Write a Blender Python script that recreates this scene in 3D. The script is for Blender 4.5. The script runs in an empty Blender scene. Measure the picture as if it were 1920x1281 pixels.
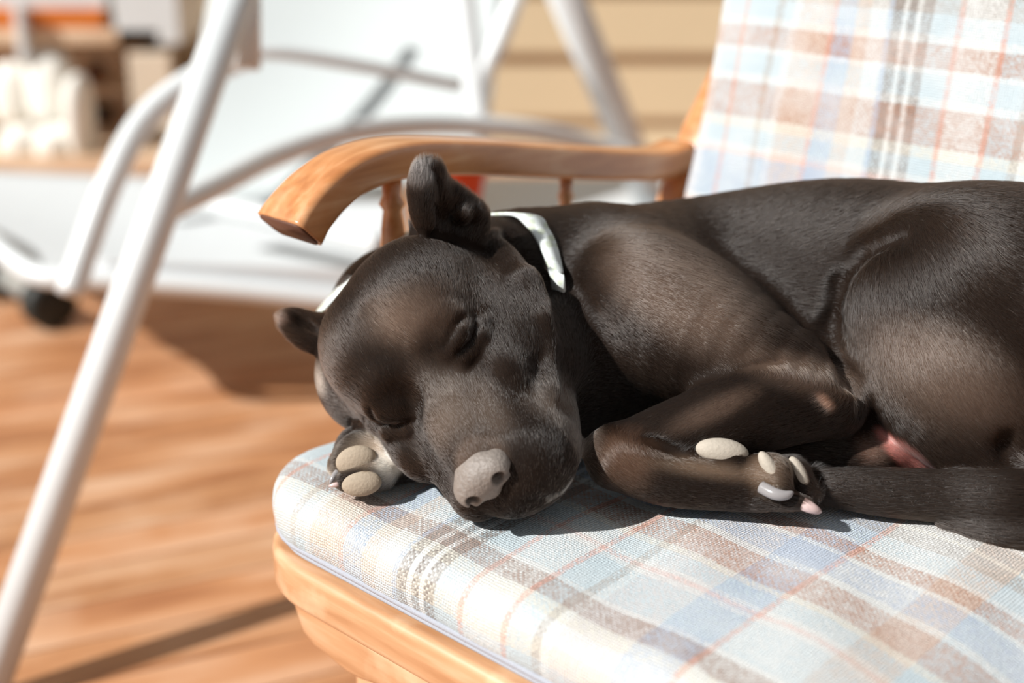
import bpy, math, random
import numpy as np
from mathutils import Vector, Matrix, Euler
random.seed(7); rng = np.random.default_rng(7)
SC = bpy.context.scene
COL = SC.collection

# ------------------------------------------------------------------ camera
FPX = 2667.0; PITCH = math.radians(20.0); CAM_Z = 0.884
CX, CY = 960.0, 640.5
cam_d = bpy.data.cameras.new('camera'); cam = bpy.data.objects.new('camera', cam_d); COL.objects.link(cam)
cam.location = (0, 0, CAM_Z); cam.rotation_euler = (math.pi/2 - PITCH, 0, 0)
cam_d.sensor_width = 36.0; cam_d.lens = FPX*36/1920; cam_d.clip_start = 0.02
cam_d.dof.use_dof = True; cam_d.dof.focus_distance = 0.945; cam_d.dof.aperture_fstop = 2.6
SC.camera = cam
# ------------------------------------------------------------------ light
wd = bpy.data.worlds.new('world'); SC.world = wd; wd.use_nodes = True
bg = wd.node_tree.nodes['Background']
bg.inputs[0].default_value = (0.93, 0.97, 1.0, 1); bg.inputs[1].default_value = 0.32
sd = bpy.data.lights.new('sun', 'SUN'); sun = bpy.data.objects.new('sun', sd); COL.objects.link(sun)
SUN_DIR = Vector((-0.70, -0.33, 0.62)).normalized()
sun.location = SUN_DIR*6
sun.rotation_euler = SUN_DIR.to_track_quat('Z', 'Y').to_euler()
sd.energy = 5.7; sd.angle = math.radians(0.8); sd.color = (1.0, 0.985, 0.955)
SC.view_settings.view_transform = 'Standard'; SC.view_settings.look = 'None'
SC.view_settings.exposure = 0.12; SC.view_settings.gamma = 1.0; SC.view_settings.use_curve_mapping = False
SC.cycles.use_denoising = True; SC.cycles.max_bounces = 6

# ------------------------------------------------------------------ helpers
cP, sP = math.cos(PITCH), math.sin(PITCH)
def cw(c):                                   # camera frame (right, down, depth) -> world
    c = np.asarray(c, float)
    x, y, z = c[..., 0], c[..., 1], c[..., 2]
    return np.stack([x, z*cP - y*sP, CAM_Z - z*sP - y*cP], -1)
def C3(px, py, z):                           # a point seen in direction (px,py) at depth z, camera frame
    return np.array([(px-CX)/FPX*z, (py-CY)/FPX*z, z])
def P(px, py, z): return Vector(cw(C3(px, py, z)))
def onz(px, py, h):                          # where that direction meets the height h
    v = (py-CY)/FPX
    return P(px, py, (CAM_Z-h)/(sP+v*cP))
def tag(o, label=None, cat=None, group=None, kind=None):
    if label: o['label'] = label
    if cat: o['category'] = cat
    if group: o['group'] = group
    if kind: o['kind'] = kind
    return o
def empty(name, loc, rz=0, **k):
    o = bpy.data.objects.new(name, None); COL.objects.link(o); o.location = loc; o.rotation_euler = (0, 0, rz)
    o.empty_display_size = .05
    return tag(o, **k)
def link(name, me, mat, parent=None, smooth=True, loc=None):
    o = bpy.data.objects.new(name, me); COL.objects.link(o)
    if mat: me.materials.append(mat)
    if smooth and len(me.polygons): me.polygons.foreach_set('use_smooth', np.ones(len(me.polygons), bool))
    if parent: o.parent = parent
    if loc is not None: o.location = loc
    return o
def mesh(verts, faces):
    me = bpy.data.meshes.new('mesh'); me.from_pydata([tuple(v) for v in verts], [], [tuple(f) for f in faces]); me.update()
    return me
def world_to(parent, pts):                   # world points into a parent empty's frame
    m = (Matrix.Translation(parent.location) @ parent.rotation_euler.to_matrix().to_4x4()).inverted()
    return [m @ Vector(p) for p in pts]
def bevel(o, w, seg=3, angle=30):
    m = o.modifiers.new('bevel', 'BEVEL'); m.width = w; m.segments = seg; m.limit_method = 'ANGLE'; m.angle_limit = math.radians(angle)
    return o
def box_mesh(cx, cy, cz, sx, sy, sz, R=None):
    v = [Vector((a*sx/2, b*sy/2, c*sz/2)) for a in (-1, 1) for b in (-1, 1) for c in (-1, 1)]
    if R is not None: v = [R @ q for q in v]
    v = [q + Vector((cx, cy, cz)) for q in v]
    return v, [(0, 1, 3, 2), (4, 6, 7, 5), (0, 4, 5, 1), (2, 3, 7, 6), (0, 2, 6, 4), (1, 5, 7, 3)]
def catmull(pts, n=8):
    pts = [Vector(p) for p in pts]; out = []
    q = [2*pts[0]-pts[1]] + pts + [2*pts[-1]-pts[-2]]
    for i in range(1, len(q)-2):
        for k in range(n):
            t = k/n; a, b, c, d = q[i-1], q[i], q[i+1], q[i+2]
            out.append(.5*((2*b)+(-a+c)*t+(2*a-5*b+4*c-d)*t*t+(-a+3*b-3*c+d)*t**3))
    out.append(pts[-1]); return out
def sweep(path, section, up=Vector((0, 0, 1)), scale=None, caps=True):
    """section: list of (side, up) offsets; returns verts, faces"""
    V, F = [], []; n = len(section)
    for i, p in enumerate(path):
        t = (path[min(i+1, len(path)-1)] - path[max(i-1, 0)]).normalized()
        s = t.cross(up)
        if s.length < 1e-4: s = t.cross(Vector((1, 0, 0)))
        s.normalize(); u = s.cross(t).normalized()
        k = scale[i] if scale else (1, 1)
        for a, b in section: V.append(p + s*a*k[0] + u*b*k[1])
    for i in range(len(path)-1):
        for j in range(n):
            F.append((i*n+j, i*n+(j+1) % n, (i+1)*n+(j+1) % n, (i+1)*n+j))
    if caps:
        F.append(tuple(reversed(range(n)))); F.append(tuple((len(path)-1)*n+j for j in range(n)))
    return V, F
def circ(r, n=16): return [(r*math.cos(2*math.pi*k/n), r*math.sin(2*math.pi*k/n)) for k in range(n)]
def rrect(w, h, r, m=4):
    out = []
    for cx, cy, a0 in ((w/2-r, h/2-r, 0), (-w/2+r, h/2-r, 90), (-w/2+r, -h/2+r, 180), (w/2-r, -h/2+r, 270)):
        for k in range(m+1):
            a = math.radians(a0 + 90*k/m); out.append((cx+r*math.cos(a), cy+r*math.sin(a)))
    return out
def tube_mesh(pts, r, n=16, smooth=8):
    path = catmull(pts, smooth) if len(pts) > 2 else [Vector(p) for p in pts]
    up = Vector((0, 0, 1))
    d = (path[-1]-path[0]).normalized()
    if abs(d.z) > .9: up = Vector((0, 1, 0))
    return mesh(*sweep(path, circ(r, n), up))
def lathe(prof, n=24):
    V, F = [], []
    for r, z in prof:
        for k in range(n): V.append((r*math.cos(2*math.pi*k/n), r*math.sin(2*math.pi*k/n), z))
    for i in range(len(prof)-1):
        for k in range(n): F.append((i*n+k, i*n+(k+1) % n, (i+1)*n+(k+1) % n, (i+1)*n+k))
    F.append(tuple(reversed(range(n)))); F.append(tuple((len(prof)-1)*n+k for k in range(n)))
    return V, F
def s2l(c): return tuple((x/12.92 if x <= .04045 else ((x+.055)/1.055)**2.4) for x in c)
def rgb(r, g, b): return s2l((r/255, g/255, b/255)) + (1,)

# ------------------------------------------------------------------ materials
def newmat(name):
    m = bpy.data.materials.new(name); m.use_nodes = True
    nt = m.node_tree; return m, nt, nt.nodes, nt.links, nt.nodes['Principled BSDF']
def N(ns, t, **k):
    n = ns.new(t)
    for a, b in k.items(): setattr(n, a, b)
    return n
def math_(ns, ln, op, a, b=None, c=None):
    n = ns.new('ShaderNodeMath'); n.operation = op
    for i, x in enumerate((a, b, c)):
        if x is None: continue
        if isinstance(x, (int, float)): n.inputs[i].default_value = x
        else: ln.new(x, n.inputs[i])
    return n.outputs[0]
def mixc(ns, ln, f, a, b, bt='MIX'):
    n = ns.new('ShaderNodeMix'); n.data_type = 'RGBA'; n.blend_type = bt
    for i, x in ((0, f), (6, a), (7, b)):
        if isinstance(x, (int, float)): n.inputs[i].default_value = x
        elif isinstance(x, tuple): n.inputs[i].default_value = x
        else: ln.new(x, n.inputs[i])
    return n.outputs[2]
def plain(name, col, rough=.5, noise=0, scale=40, bump=0, **k):
    m, nt, ns, ln, b = newmat(name)
    b.inputs['Roughness'].default_value = rough
    for a, v in k.items(): b.inputs[a.replace('_', ' ')].default_value = v
    tc = N(ns, 'ShaderNodeTexCoord'); nz = N(ns, 'ShaderNodeTexNoise'); ln.new(tc.outputs['Object'], nz.inputs['Vector'])
    nz.inputs['Scale'].default_value = scale; nz.inputs['Detail'].default_value = 4
    dark = tuple(x*(1-noise) for x in col[:3]) + (1,)
    ln.new(mixc(ns, ln, nz.outputs[0], dark, col), b.inputs['Base Color'])
    if bump:
        bp = N(ns, 'ShaderNodeBump'); bp.inputs['Strength'].default_value = bump; bp.inputs['Distance'].default_value = .001
        ln.new(nz.outputs[0], bp.inputs['Height']); ln.new(bp.outputs[0], b.inputs['Normal'])
    return m
def wood(name, a, b_, c, axis=(1, 12, 12), scale=6, rough=.35, rot=0, wear=0):
    m, nt, ns, ln, b = newmat(name)
    tc = N(ns, 'ShaderNodeTexCoord'); mp = N(ns, 'ShaderNodeMapping'); ln.new(tc.outputs['Object'], mp.inputs[0])
    mp.inputs['Rotation'].default_value = (0, 0, rot)
    mp2 = N(ns, 'ShaderNodeMapping'); ln.new(mp.outputs[0], mp2.inputs[0]); mp2.inputs['Scale'].default_value = axis
    n1 = N(ns, 'ShaderNodeTexNoise'); ln.new(mp2.outputs[0], n1.inputs[0]); n1.inputs['Scale'].default_value = scale; n1.inputs['Detail'].default_value = 5; n1.inputs['Distortion'].default_value = .15
    n2 = N(ns, 'ShaderNodeTexNoise'); ln.new(tc.outputs['Object'], n2.inputs[0]); n2.inputs['Scale'].default_value = scale*2.2; n2.inputs['Detail'].default_value = 5
    cr = N(ns, 'ShaderNodeValToRGB'); ln.new(n1.outputs[0], cr.inputs[0])
    e = cr.color_ramp.elements; e[0].position = .35; e[0].color = a; e[1].position = .68; e[1].color = c
    k = e.new(.52); k.color = b_
    r2 = N(ns, 'ShaderNodeMapRange'); ln.new(n2.outputs[0], r2.inputs[0]); r2.inputs[1].default_value = .55; r2.inputs[2].default_value = .75; r2.inputs[4].default_value = wear
    ln.new(mixc(ns, ln, r2.outputs[0], cr.outputs[0], rgb(236, 205, 170)), b.inputs['Base Color'])
    b.inputs['Roughness'].default_value = rough; b.inputs['Coat Weight'].default_value = .5; b.inputs['Coat Roughness'].default_value = .3
    bp = N(ns, 'ShaderNodeBump'); bp.inputs['Strength'].default_value = .12; bp.inputs['Distance'].default_value = .002
    ln.new(n1.outputs[0], bp.inputs['Height']); ln.new(bp.outputs[0], b.inputs['Normal'])
    return m
def plaid(name, pu, pv, ou=0, ov=0, pitch=.0023, pale=0):
    """woven cloth: warp colour runs along u, weft colour along v, threads cross over and under"""
    m, nt, ns, ln, b = newmat(name)
    uv = N(ns, 'ShaderNodeUVMap'); sx = N(ns, 'ShaderNodeSeparateXYZ'); 
    nz0 = N(ns, 'ShaderNodeTexNoise'); ln.new(uv.outputs[0], nz0.inputs[0]); nz0.inputs['Scale'].default_value = 210
    wob = N(ns, 'ShaderNodeVectorMath', operation='MULTIPLY_ADD'); ln.new(nz0.outputs[1], wob.inputs[0])
    wob.inputs[1].default_value = (.0022, .0022, 0); ln.new(uv.outputs[0], wob.inputs[2]); ln.new(wob.outputs[0], sx.inputs[0])
    def ramp(src, bands, off):
        tot = sum(w for w, c in bands)
        f = math_(ns, ln, 'FRACT', math_(ns, ln, 'ADD', math_(ns, ln, 'MULTIPLY', src, 100.0/tot), off/tot + 10))
        cr = N(ns, 'ShaderNodeValToRGB'); cr.color_ramp.interpolation = 'CONSTANT'; ln.new(f, cr.inputs[0])
        e = cr.color_ramp.elements; pos = 0
        for i, (w, c) in enumerate(bands):
            if i == 0: e[0].position = 0; e[0].color = c
            elif i == 1: e[1].position = pos; e[1].color = c
            else: q = e.new(pos); q.color = c
            pos += w/tot
        return cr.outputs[0]
    cu = ramp(sx.outputs[0], pu, ou); cv = ramp(sx.outputs[1], pv, ov)
    a = math_(ns, ln, 'DIVIDE', sx.outputs[0], pitch); c = math_(ns, ln, 'DIVIDE', sx.outputs[1], pitch)
    fa = math_(ns, ln, 'FLOOR', a); fc = math_(ns, ln, 'FLOOR', c)
    wc = N(ns, 'ShaderNodeCombineXYZ'); ln.new(fa, wc.inputs[0]); ln.new(fc, wc.inputs[1]); wn = N(ns, 'ShaderNodeTexWhiteNoise'); ln.new(wc.outputs[0], wn.inputs['Vector'])
    chk = math_(ns, ln, 'MULTIPLY_ADD', math_(ns, ln, 'FLOORED_MODULO', math_(ns, ln, 'ADD', fa, fc), 2), .38, math_(ns, ln, 'MULTIPLY_ADD', wn.outputs[0], .56, .03))
    base = mixc(ns, ln, chk, cu, cv)
    nz = N(ns, 'ShaderNodeTexNoise'); ln.new(uv.outputs[0], nz.inputs[0]); nz.inputs['Scale'].default_value = 900; nz.inputs['Detail'].default_value = 3
    base = mixc(ns, ln, math_(ns, ln, 'MULTIPLY', nz.outputs[0], .5), base, rgb(212, 203, 196))
    big = N(ns, 'ShaderNodeTexNoise'); ln.new(uv.outputs[0], big.inputs[0]); big.inputs['Scale'].default_value = 22; big.inputs['Detail'].default_value = 4
    mr = N(ns, 'ShaderNodeMapRange'); ln.new(big.outputs[0], mr.inputs[0]); mr.inputs[1].default_value = .4; mr.inputs[2].default_value = .8; mr.inputs[4].default_value = .45 + pale
    base = mixc(ns, ln, mr.outputs[0], base, rgb(220, 221, 220))
    ln.new(base, b.inputs['Base Color'])
    sa = math_(ns, ln, 'ABSOLUTE', math_(ns, ln, 'SINE', math_(ns, ln, 'MULTIPLY', a, math.pi)))
    sc = math_(ns, ln, 'ABSOLUTE', math_(ns, ln, 'SINE', math_(ns, ln, 'MULTIPLY', c, math.pi)))
    h = math_(ns, ln, 'MULTIPLY', sa, sc); h = math_(ns, ln, 'ADD', math_(ns, ln, 'POWER', h, .5), math_(ns, ln, 'MULTIPLY', nz.outputs[0], .8))
    bp = N(ns, 'ShaderNodeBump'); bp.inputs['Strength'].default_value = .75; bp.inputs['Distance'].default_value = .0011
    ln.new(h, bp.inputs['Height']); ln.new(bp.outputs[0], b.inputs['Normal'])
    b.inputs['Roughness'].default_value = .95; b.inputs['Specular IOR Level'].default_value = .1
    b.inputs['Sheen Weight'].default_value = .15
    return m
WHT = rgb(214, 218, 217); CRM = rgb(214, 210, 194); LBL = rgb(178, 200, 210); BLU = rgb(150, 172, 200); SAL = rgb(206, 140, 122)
TAN = rgb(204, 184, 168); BRN = rgb(126, 80, 50); RST = rgb(160, 98, 58); GRY = rgb(150, 146, 140); PNK = rgb(220, 184, 176); LPK = rgb(200, 196, 196)
DRK = rgb(70, 52, 42)
UB = [(2.2, WHT), (2.2, LBL), (.4, SAL), (3.0, LBL), (.8, GRY), (.9, LBL), (.6, WHT), (3.2, TAN), (.5, SAL), (1.9, BLU), (1.4, TAN), (1.6, WHT), (.5, BLU),
      (.8, DRK), (.45, WHT), (.8, DRK), (.45, WHT), (.9, DRK), (2.2, LBL), (.4, SAL), (3.3, WHT), (.4, SAL), (2.2, LBL), (.6, GRY), (.8, WHT), (4.5, LPK), (3.5, BLU), (.5, SAL), (5, WHT), (3, TAN), (11, LBL)]
VS = [(1.2, WHT), (1.3, CRM), (1.9, BRN), (.6, WHT), (3.4, LBL), (.5, WHT), (.6, PNK), (.4, WHT), (1.7, LBL), (.8, CRM), (2.9, RST), (.6, WHT), (2.6, BLU), (.5, WHT),
      (1.6, RST), (.5, WHT), (2.0, LBL), (1.7, GRY), (.5, CRM), (1.5, GRY), (.5, WHT), (3, LBL), (2.5, RST), (10, LBL), (8, WHT), (6, BLU), (2.8, LBL), (1.6, CRM)]
VK = [(4, WHT), (2.6, RST), (.5, WHT), (4.6, LBL), (.4, PNK), (.4, WHT), (3.9, BLU), (.4, PNK), (.5, WHT), (1.6, LBL), (.8, CRM), (3.2, RST), (.6, WHT), (1.9, LBL), (.5, WHT),
      (1.9, RST), (.6, WHT), (1.7, LBL), (1.9, GRY), (.5, WHT), (3, LBL), (2, RST), (.6, WHT), (6, LBL), (2.4, RST), (8, WHT), (6, LBL)]
M_CUSH = plaid('seat_plaid_weave', UB, VS, ou=1.0, ov=0, pitch=.0021)
M_BACK = plaid('back_plaid_weave', UB, VK, ou=0, ov=1.6, pitch=.0021, pale=.1)
M_SEAM = plain('piping_cord_cloth', rgb(176, 180, 190), .9, .35, 900, .5)
M_OAK = wood('varnished_oak', rgb(176, 112, 62), rgb(194, 130, 78), rgb(208, 152, 106), (14, 1.3, 14), 7, .3, wear=.3)
M_OAKL = wood('worn_oak_rail', rgb(178, 128, 88), rgb(196, 148, 108), rgb(210, 168, 132), (1.3, 12, 12), 7, .42, wear=.7)
M_PLUG = plain('dark_end_grain', rgb(96, 60, 44), .6, .3, 200)
M_WHITE = plain('white_painted_steel', rgb(214, 218, 219), .35, .06, 30)
M_CANVAS = plain('white_canvas', rgb(200, 206, 206), .85, .04, 60, .1)
M_SLING = plain('pale_grey_sling_cloth', rgb(206, 210, 212), .8, .08, 25, .1)
M_BLACK = plain('black_rubber', rgb(30, 36, 34), .6, .3, 40)

# ------------------------------------------------------------------ porch floor and wall
def grid_plane(x0, x1, y0, y1, z=0):
    return mesh([(x0, y0, z), (x1, y0, z), (x1, y1, z), (x0, y1, z)], [(0, 1, 2, 3)])
def floor_material():
    m, nt, ns, ln, b = newmat('stained_porch_boards')
    tc = N(ns, 'ShaderNodeTexCoord'); mp = N(ns, 'ShaderNodeMapping'); ln.new(tc.outputs['Object'], mp.inputs[0])
    mp.inputs['Rotation'].default_value = (0, 0, -math.radians(24))
    sx = N(ns, 'ShaderNodeSeparateXYZ'); ln.new(mp.outputs[0], sx.inputs[0])
    bw = .088
    row = math_(ns, ln, 'FLOOR', math_(ns, ln, 'DIVIDE', sx.outputs[1], bw)); fr = math_(ns, ln, 'FRACT', math_(ns, ln, 'DIVIDE', sx.outputs[1], bw))
    wn = N(ns, 'ShaderNodeTexWhiteNoise'); wn.noise_dimensions = '1D'; ln.new(row, wn.inputs['W'])
    cmb = N(ns, 'ShaderNodeCombineXYZ'); ln.new(math_(ns, ln, 'ADD', math_(ns, ln, 'MULTIPLY', sx.outputs[0], 1.0), math_(ns, ln, 'MULTIPLY', wn.outputs[0], 7)), cmb.inputs[0])
    ln.new(math_(ns, ln, 'MULTIPLY', sx.outputs[1], 4.5), cmb.inputs[1])
    n1 = N(ns, 'ShaderNodeTexNoise'); ln.new(cmb.outputs[0], n1.inputs[0]); n1.inputs['Scale'].default_value = 3.2; n1.inputs['Detail'].default_value = 7
    n2 = N(ns, 'ShaderNodeTexNoise'); ln.new(mp.outputs[0], n2.inputs[0]); n2.inputs['Scale'].default_value = 5; n2.inputs['Detail'].default_value = 5
    cr = N(ns, 'ShaderNodeValToRGB'); ln.new(n1.outputs[0], cr.inputs[0]); e = cr.color_ramp.elements
    e[0].position = .33; e[0].color = rgb(138, 88, 54); e[1].position = .7; e[1].color = rgb(204, 168, 138); k = e.new(.5); k.color = rgb(178, 128, 88)
    c = mixc(ns, ln, math_(ns, ln, 'MULTIPLY', wn.outputs[0], .3), cr.outputs[0], rgb(206, 140, 96))
    mr = N(ns, 'ShaderNodeMapRange'); ln.new(n2.outputs[0], mr.inputs[0]); mr.inputs[1].default_value = .52; mr.inputs[2].default_value = .78; mr.inputs[4].default_value = .55
    c = mixc(ns, ln, mr.outputs[0], c, rgb(212, 178, 150))
    gap = math_(ns, ln, 'LESS_THAN', fr, .035)
    c = mixc(ns, ln, gap, c, rgb(92, 48, 20))
    ln.new(c, b.inputs['Base Color']); b.inputs['Roughness'].default_value = .5
    return m
fl = link('floor', grid_plane(-6, 6, -2.2, 4.06), floor_material(), smooth=False); tag(fl, kind='structure')
WALL_Y = 4.05
def siding():
    V, F = [], []; h = .185; z = 0
    prof = []
    while z < 2.7:
        hh = .095 if z == 0 else h; prof += [(WALL_Y-.028, z), (WALL_Y-.028, z+.006), (WALL_Y-.004, z+hh)]; z += hh
    for x in (-6, 6):
        for y, zz in prof: V.append((x, y, zz))
    n = len(prof)
    for i in range(n-1): F.append((i, n+i, n+i+1, i+1))
    b0 = len(V)
    V += [(-6, WALL_Y+.1, 0), (6, WALL_Y+.1, 0), (6, WALL_Y+.1, z), (-6, WALL_Y+.1, z)]
    F.append((b0+1, b0, b0+3, b0+2)); F.append((n-1, 2*n-1, b0+2, b0+3)); F.append((0, b0, b0+1, n)); 
    return mesh(V, F)
wl = link('wall_back', siding(), plain('tan_lap_siding', rgb(208, 188, 154), .6, .1, 5), smooth=False); tag(wl, kind='structure')

# ------------------------------------------------------------------ chair frame (w = seat front edge, d = seat depth)
O0 = Vector((-0.205, 0.935, 0)); ANG = math.radians(44)
Dv = Vector((math.sin(ANG), math.cos(ANG), 0)); Wv = Vector((math.cos(ANG), -math.sin(ANG), 0))
RZ = math.atan2(Wv.y, Wv.x)
def rayw(px, py, w):                         # view direction meets the vertical plane w = const; returns chair (w, d, z)
    a = P(px, py, 1.0) - cam.location; n = Wv
    t = (w - (cam.location - O0).dot(n))/a.dot(n); q = cam.location + a*t - O0
    return Vector((q.dot(Wv), q.dot(Dv), q.z))
SEAT_Z = 0.45; TH = .052
def outline(w, h, r, inset, m=10, n=26):
    pts, nrm = [], []
    r2 = max(r-inset, .004); x0, y0, x1, y1 = inset, inset, w-inset, h-inset
    cs = [(x0+r2, y0+r2, 180), (x1-r2, y0+r2, 270), (x1-r2, y1-r2, 0), (x0+r2, y1-r2, 90)]
    for i, (cx, cy, a0) in enumerate(cs):
        for k in range(m+1):
            a = math.radians(a0+90*k/m); pts.append((cx+r2*math.cos(a), cy+r2*math.sin(a))); nrm.append((math.cos(a), math.sin(a)))
        ex, ey, ea = cs[(i+1) % 4]; a = math.radians(a0+90)
        p0 = pts[-1]; p1 = (ex+r2*math.cos(a), ey+r2*math.sin(a))
        for k in range(1, n):
            t = k/n; pts.append((p0[0]*(1-t)+p1[0]*t, p0[1]*(1-t)+p1[1]*t)); nrm.append((math.cos(a), math.sin(a)))
    return pts, nrm
def cushion_mesh(w, h, r, T, e, dome, deform=None):
    rings = []; mx = min(w, h)/2-.006
    ins = [mx - (mx-e)*(k/14) for k in range(15)]
    for i in ins:
        pts, _ = outline(w, h, r, i); t = min(1, (i-e)/(mx-e)*2.2)
        rings.append([(x, y, T/2 + dome*(1-(1-t)**2), x, y) for x, y in pts])
    core, nrm = outline(w, h, r, e)
    arc = 0; prev = (0, T/2)
    for k in range(1, 21):
        a = math.pi*k/20; o = e*math.sin(a)**.8; z = T/2*(math.copysign(abs(math.cos(a))**.75, math.cos(a)))
        arc += math.hypot(o-prev[0], z-prev[1]); prev = (o, z)
        rings.append([(x+nx*o, y+ny*o, z, x+nx*arc, y+ny*arc) for (x, y), (nx, ny) in zip(core, nrm)])
    V = [q[:3] for R in rings for q in R]; UV = [q[3:] for R in rings for q in R]; n = len(core)
    if deform: V = [deform(*v) for v in V]
    F = [tuple(range(n))]
    for i in range(len(rings)-1):
        for j in range(n): F.append((i*n+j, (i+1)*n+j, (i+1)*n+(j+1) % n, i*n+(j+1) % n))
    F.append(tuple(reversed([(len(rings)-1)*n+j for j in range(n)])))
    me = mesh(V, F); ul = me.uv_layers.new(name='UVMap')
    idx = np.zeros(len(me.loops), int); me.loops.foreach_get('vertex_index', idx)
    ul.data.foreach_set('uv', np.array(UV)[idx].ravel()); me.update()
    return me
SW, SD = .575, .50
def seat_def(x, y, z):
    z2 = z + .0016*math.sin(x*31+1)*math.sin(y*27) + .0012*math.sin(x*67+y*40)
    z2 -= 1.3*max(0, x-.40)**2*min(1, max(0, (z+TH/2)/TH))*min(1, max(0, (.30-y)/.15))
    return (x, y, z2)
cush = link('seat_cushion', cushion_mesh(SW, SD, .075, TH, .040, .004, seat_def), M_CUSH)
cush.location = O0 + Vector((0, 0, SEAT_Z - TH/2 - .003)); cush.rotation_euler = (0, 0, RZ)
tag(cush, 'blue, white and rust plaid seat cushion with grey piping that the dog lies on', 'cushion')
def ring_tube(w, h, r, inset, z, rad, f=None):
    pts, _ = outline(w, h, r, inset); V, F = [], []; n = len(pts); k = 8
    for i in range(n):
        a, b = Vector(pts[i-1]), Vector(pts[(i+1) % n]); t = (b-a).normalized(); s = Vector((t.y, -t.x))
        for j in range(k):
            an = 2*math.pi*j/k; zz = z
            V.append((pts[i][0]+s.x*rad*math.cos(an), pts[i][1]+s.y*rad*math.cos(an), zz+rad*math.sin(an)))
    for i in range(n):
        for j in range(k): F.append((i*k+j, ((i+1) % n)*k+j, ((i+1) % n)*k+(j+1) % k, i*k+(j+1) % k))
    return mesh(V, F)
link('piping', ring_tube(SW, SD, .075, .0035, -.0140, .0024), M_SEAM, cush)
link('piping', ring_tube(SW, SD, .075, .0085, -.0222, .0018), M_SEAM, cush)

chair = empty('armchair', O0, RZ, label='honey oak armchair with curved arm, spindles and worn seat rail', cat='chair')
def prism_ring(w, h, r, off, z0, z1, mat, name, thick=.05):
    o1, _ = outline(w, h, r, -off); o2, _ = outline(w, h, r, thick)
    n = len(o1); V = [(x, y, z0) for x, y in o1]+[(x, y, z1) for x, y in o1]+[(x, y, z1) for x, y in o2]+[(x, y, z0) for x, y in o2]
    F = []
    for j in range(n):
        k = (j+1) % n
        for a in range(4): F.append((a*n+j, a*n+k, ((a+1) % 4)*n+k, ((a+1) % 4)*n+j))
    o = link(name, mesh(V, F), mat, chair, smooth=True); bevel(o, .006, 4); return o
RAIL1 = SEAT_Z-.003-TH+.0; RAIL0 = RAIL1-.034
prism_ring(SW, SD, .078, .003, RAIL0, RAIL1, M_OAKL, 'seat_rail')
slat = link('seat_platform', mesh(*box_mesh(SW/2, SD/2, RAIL1-.012, SW-.09, SD-.09, .012)), M_OAK, chair, smooth=False)

# armrest: sweep in the plane w = const
AW = -.012
apx = [(578, 440), (600, 406), (640, 363), (696, 326), (780, 303), (900, 300), (1050, 307), (1180, 313), (1262, 313), (1308, 296)]
apath = [rayw(x, y, AW+.022) for x, y in apx]
for q in apath: q.x = AW
apath = catmull(apath, 7)
sc_ = []
for i in range(len(apath)):
    t = i/(len(apath)-1); sc_.append((1.22-.32*min(1, t*2.0), 1.12-.12*min(1, t*2)))
arm = link('armrest', mesh(*sweep(apath, rrect(.044, .027, .006, 4), Vector((0, 0, 1)), sc_)), M_OAK, chair)
def arm_z(d):
    b = min(apath, key=lambda q: abs(q.y-d)); return b.z
endp = apath[0]; ed = (apath[0]-apath[2]).normalized()
plug = link('end_grain', mesh(*sweep([endp, endp+ed*.0015], rrect(.049, .027, .007, 4))), M_PLUG, chair)
def spindle(d, r, name='spindle', w=AW):
    zt, zb = arm_z(d)-.012, RAIL1-.005; L = zt-zb
    prof = [(r*.75, 0), (r, .02*L), (r*.8, .08*L), (r*1.05, .2*L), (r*1.2, .4*L), (r*1.05, .6*L), (r*.8, .82*L), (r*.62, .88*L), (r*.9, .9*L), (r*.62, .93*L), (r*.75, L)]
    prof = [(a, b) for a, b in prof]
    V, F = lathe(prof, 20); 
    return link(name, mesh([(x+w, y+d, z+zb) for x, y, z in V], F), M_OAK, chair)
d1 = rayw(1061, 350, AW).y; d2 = rayw(735, 380, AW).y
spindle(d1, .0085); spindle(d2, .0115)
# back posts lean away from the seat
backT = apath[-1]
bp_ = [Vector((AW+.004, SD-.02, .02)), Vector((AW+.004, SD-.03, .36)), Vector((AW+.004, backT.y+.012, backT.z-.02)), Vector((AW+.004, backT.y+.095, backT.z+.10)), Vector((AW+.004, backT.y+.285, backT.z+.45))]
link('back_post', mesh(*sweep(catmull(bp_, 8), rrect(.034, .036, .007, 4), Vector((0, 1, 0)))), M_OAK, chair)
bp2 = [Vector((SW+.012, q.y, q.z)) for q in bp_]
link('back_post', mesh(*sweep(catmull(bp2, 8), rrect(.034, .036, .007, 4), Vector((0, 1, 0)))), M_OAK, chair)
yt = max(backT.y+.27, .765)
link('back_rail', mesh(*sweep([Vector((AW-.01, yt, backT.z+.43)), Vector((SW+.03, yt, backT.z+.43))], rrect(.022, .06, .006, 3))), M_OAK, chair)
for w_ in (.09, .22, .35, .48):
    link('back_slat', mesh(*sweep([Vector((w_, .575, RAIL1-.03)), Vector((w_, yt, backT.z+.42))], rrect(.04, .012, .004, 3), Vector((0, 1, 0)))), M_OAK, chair)
link('lower_back_rail', mesh(*sweep([Vector((AW, .545, RAIL1-.02)), Vector((SW+.02, .545, RAIL1-.02))], rrect(.05, .03, .005, 3))), M_OAK, chair)
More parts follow.
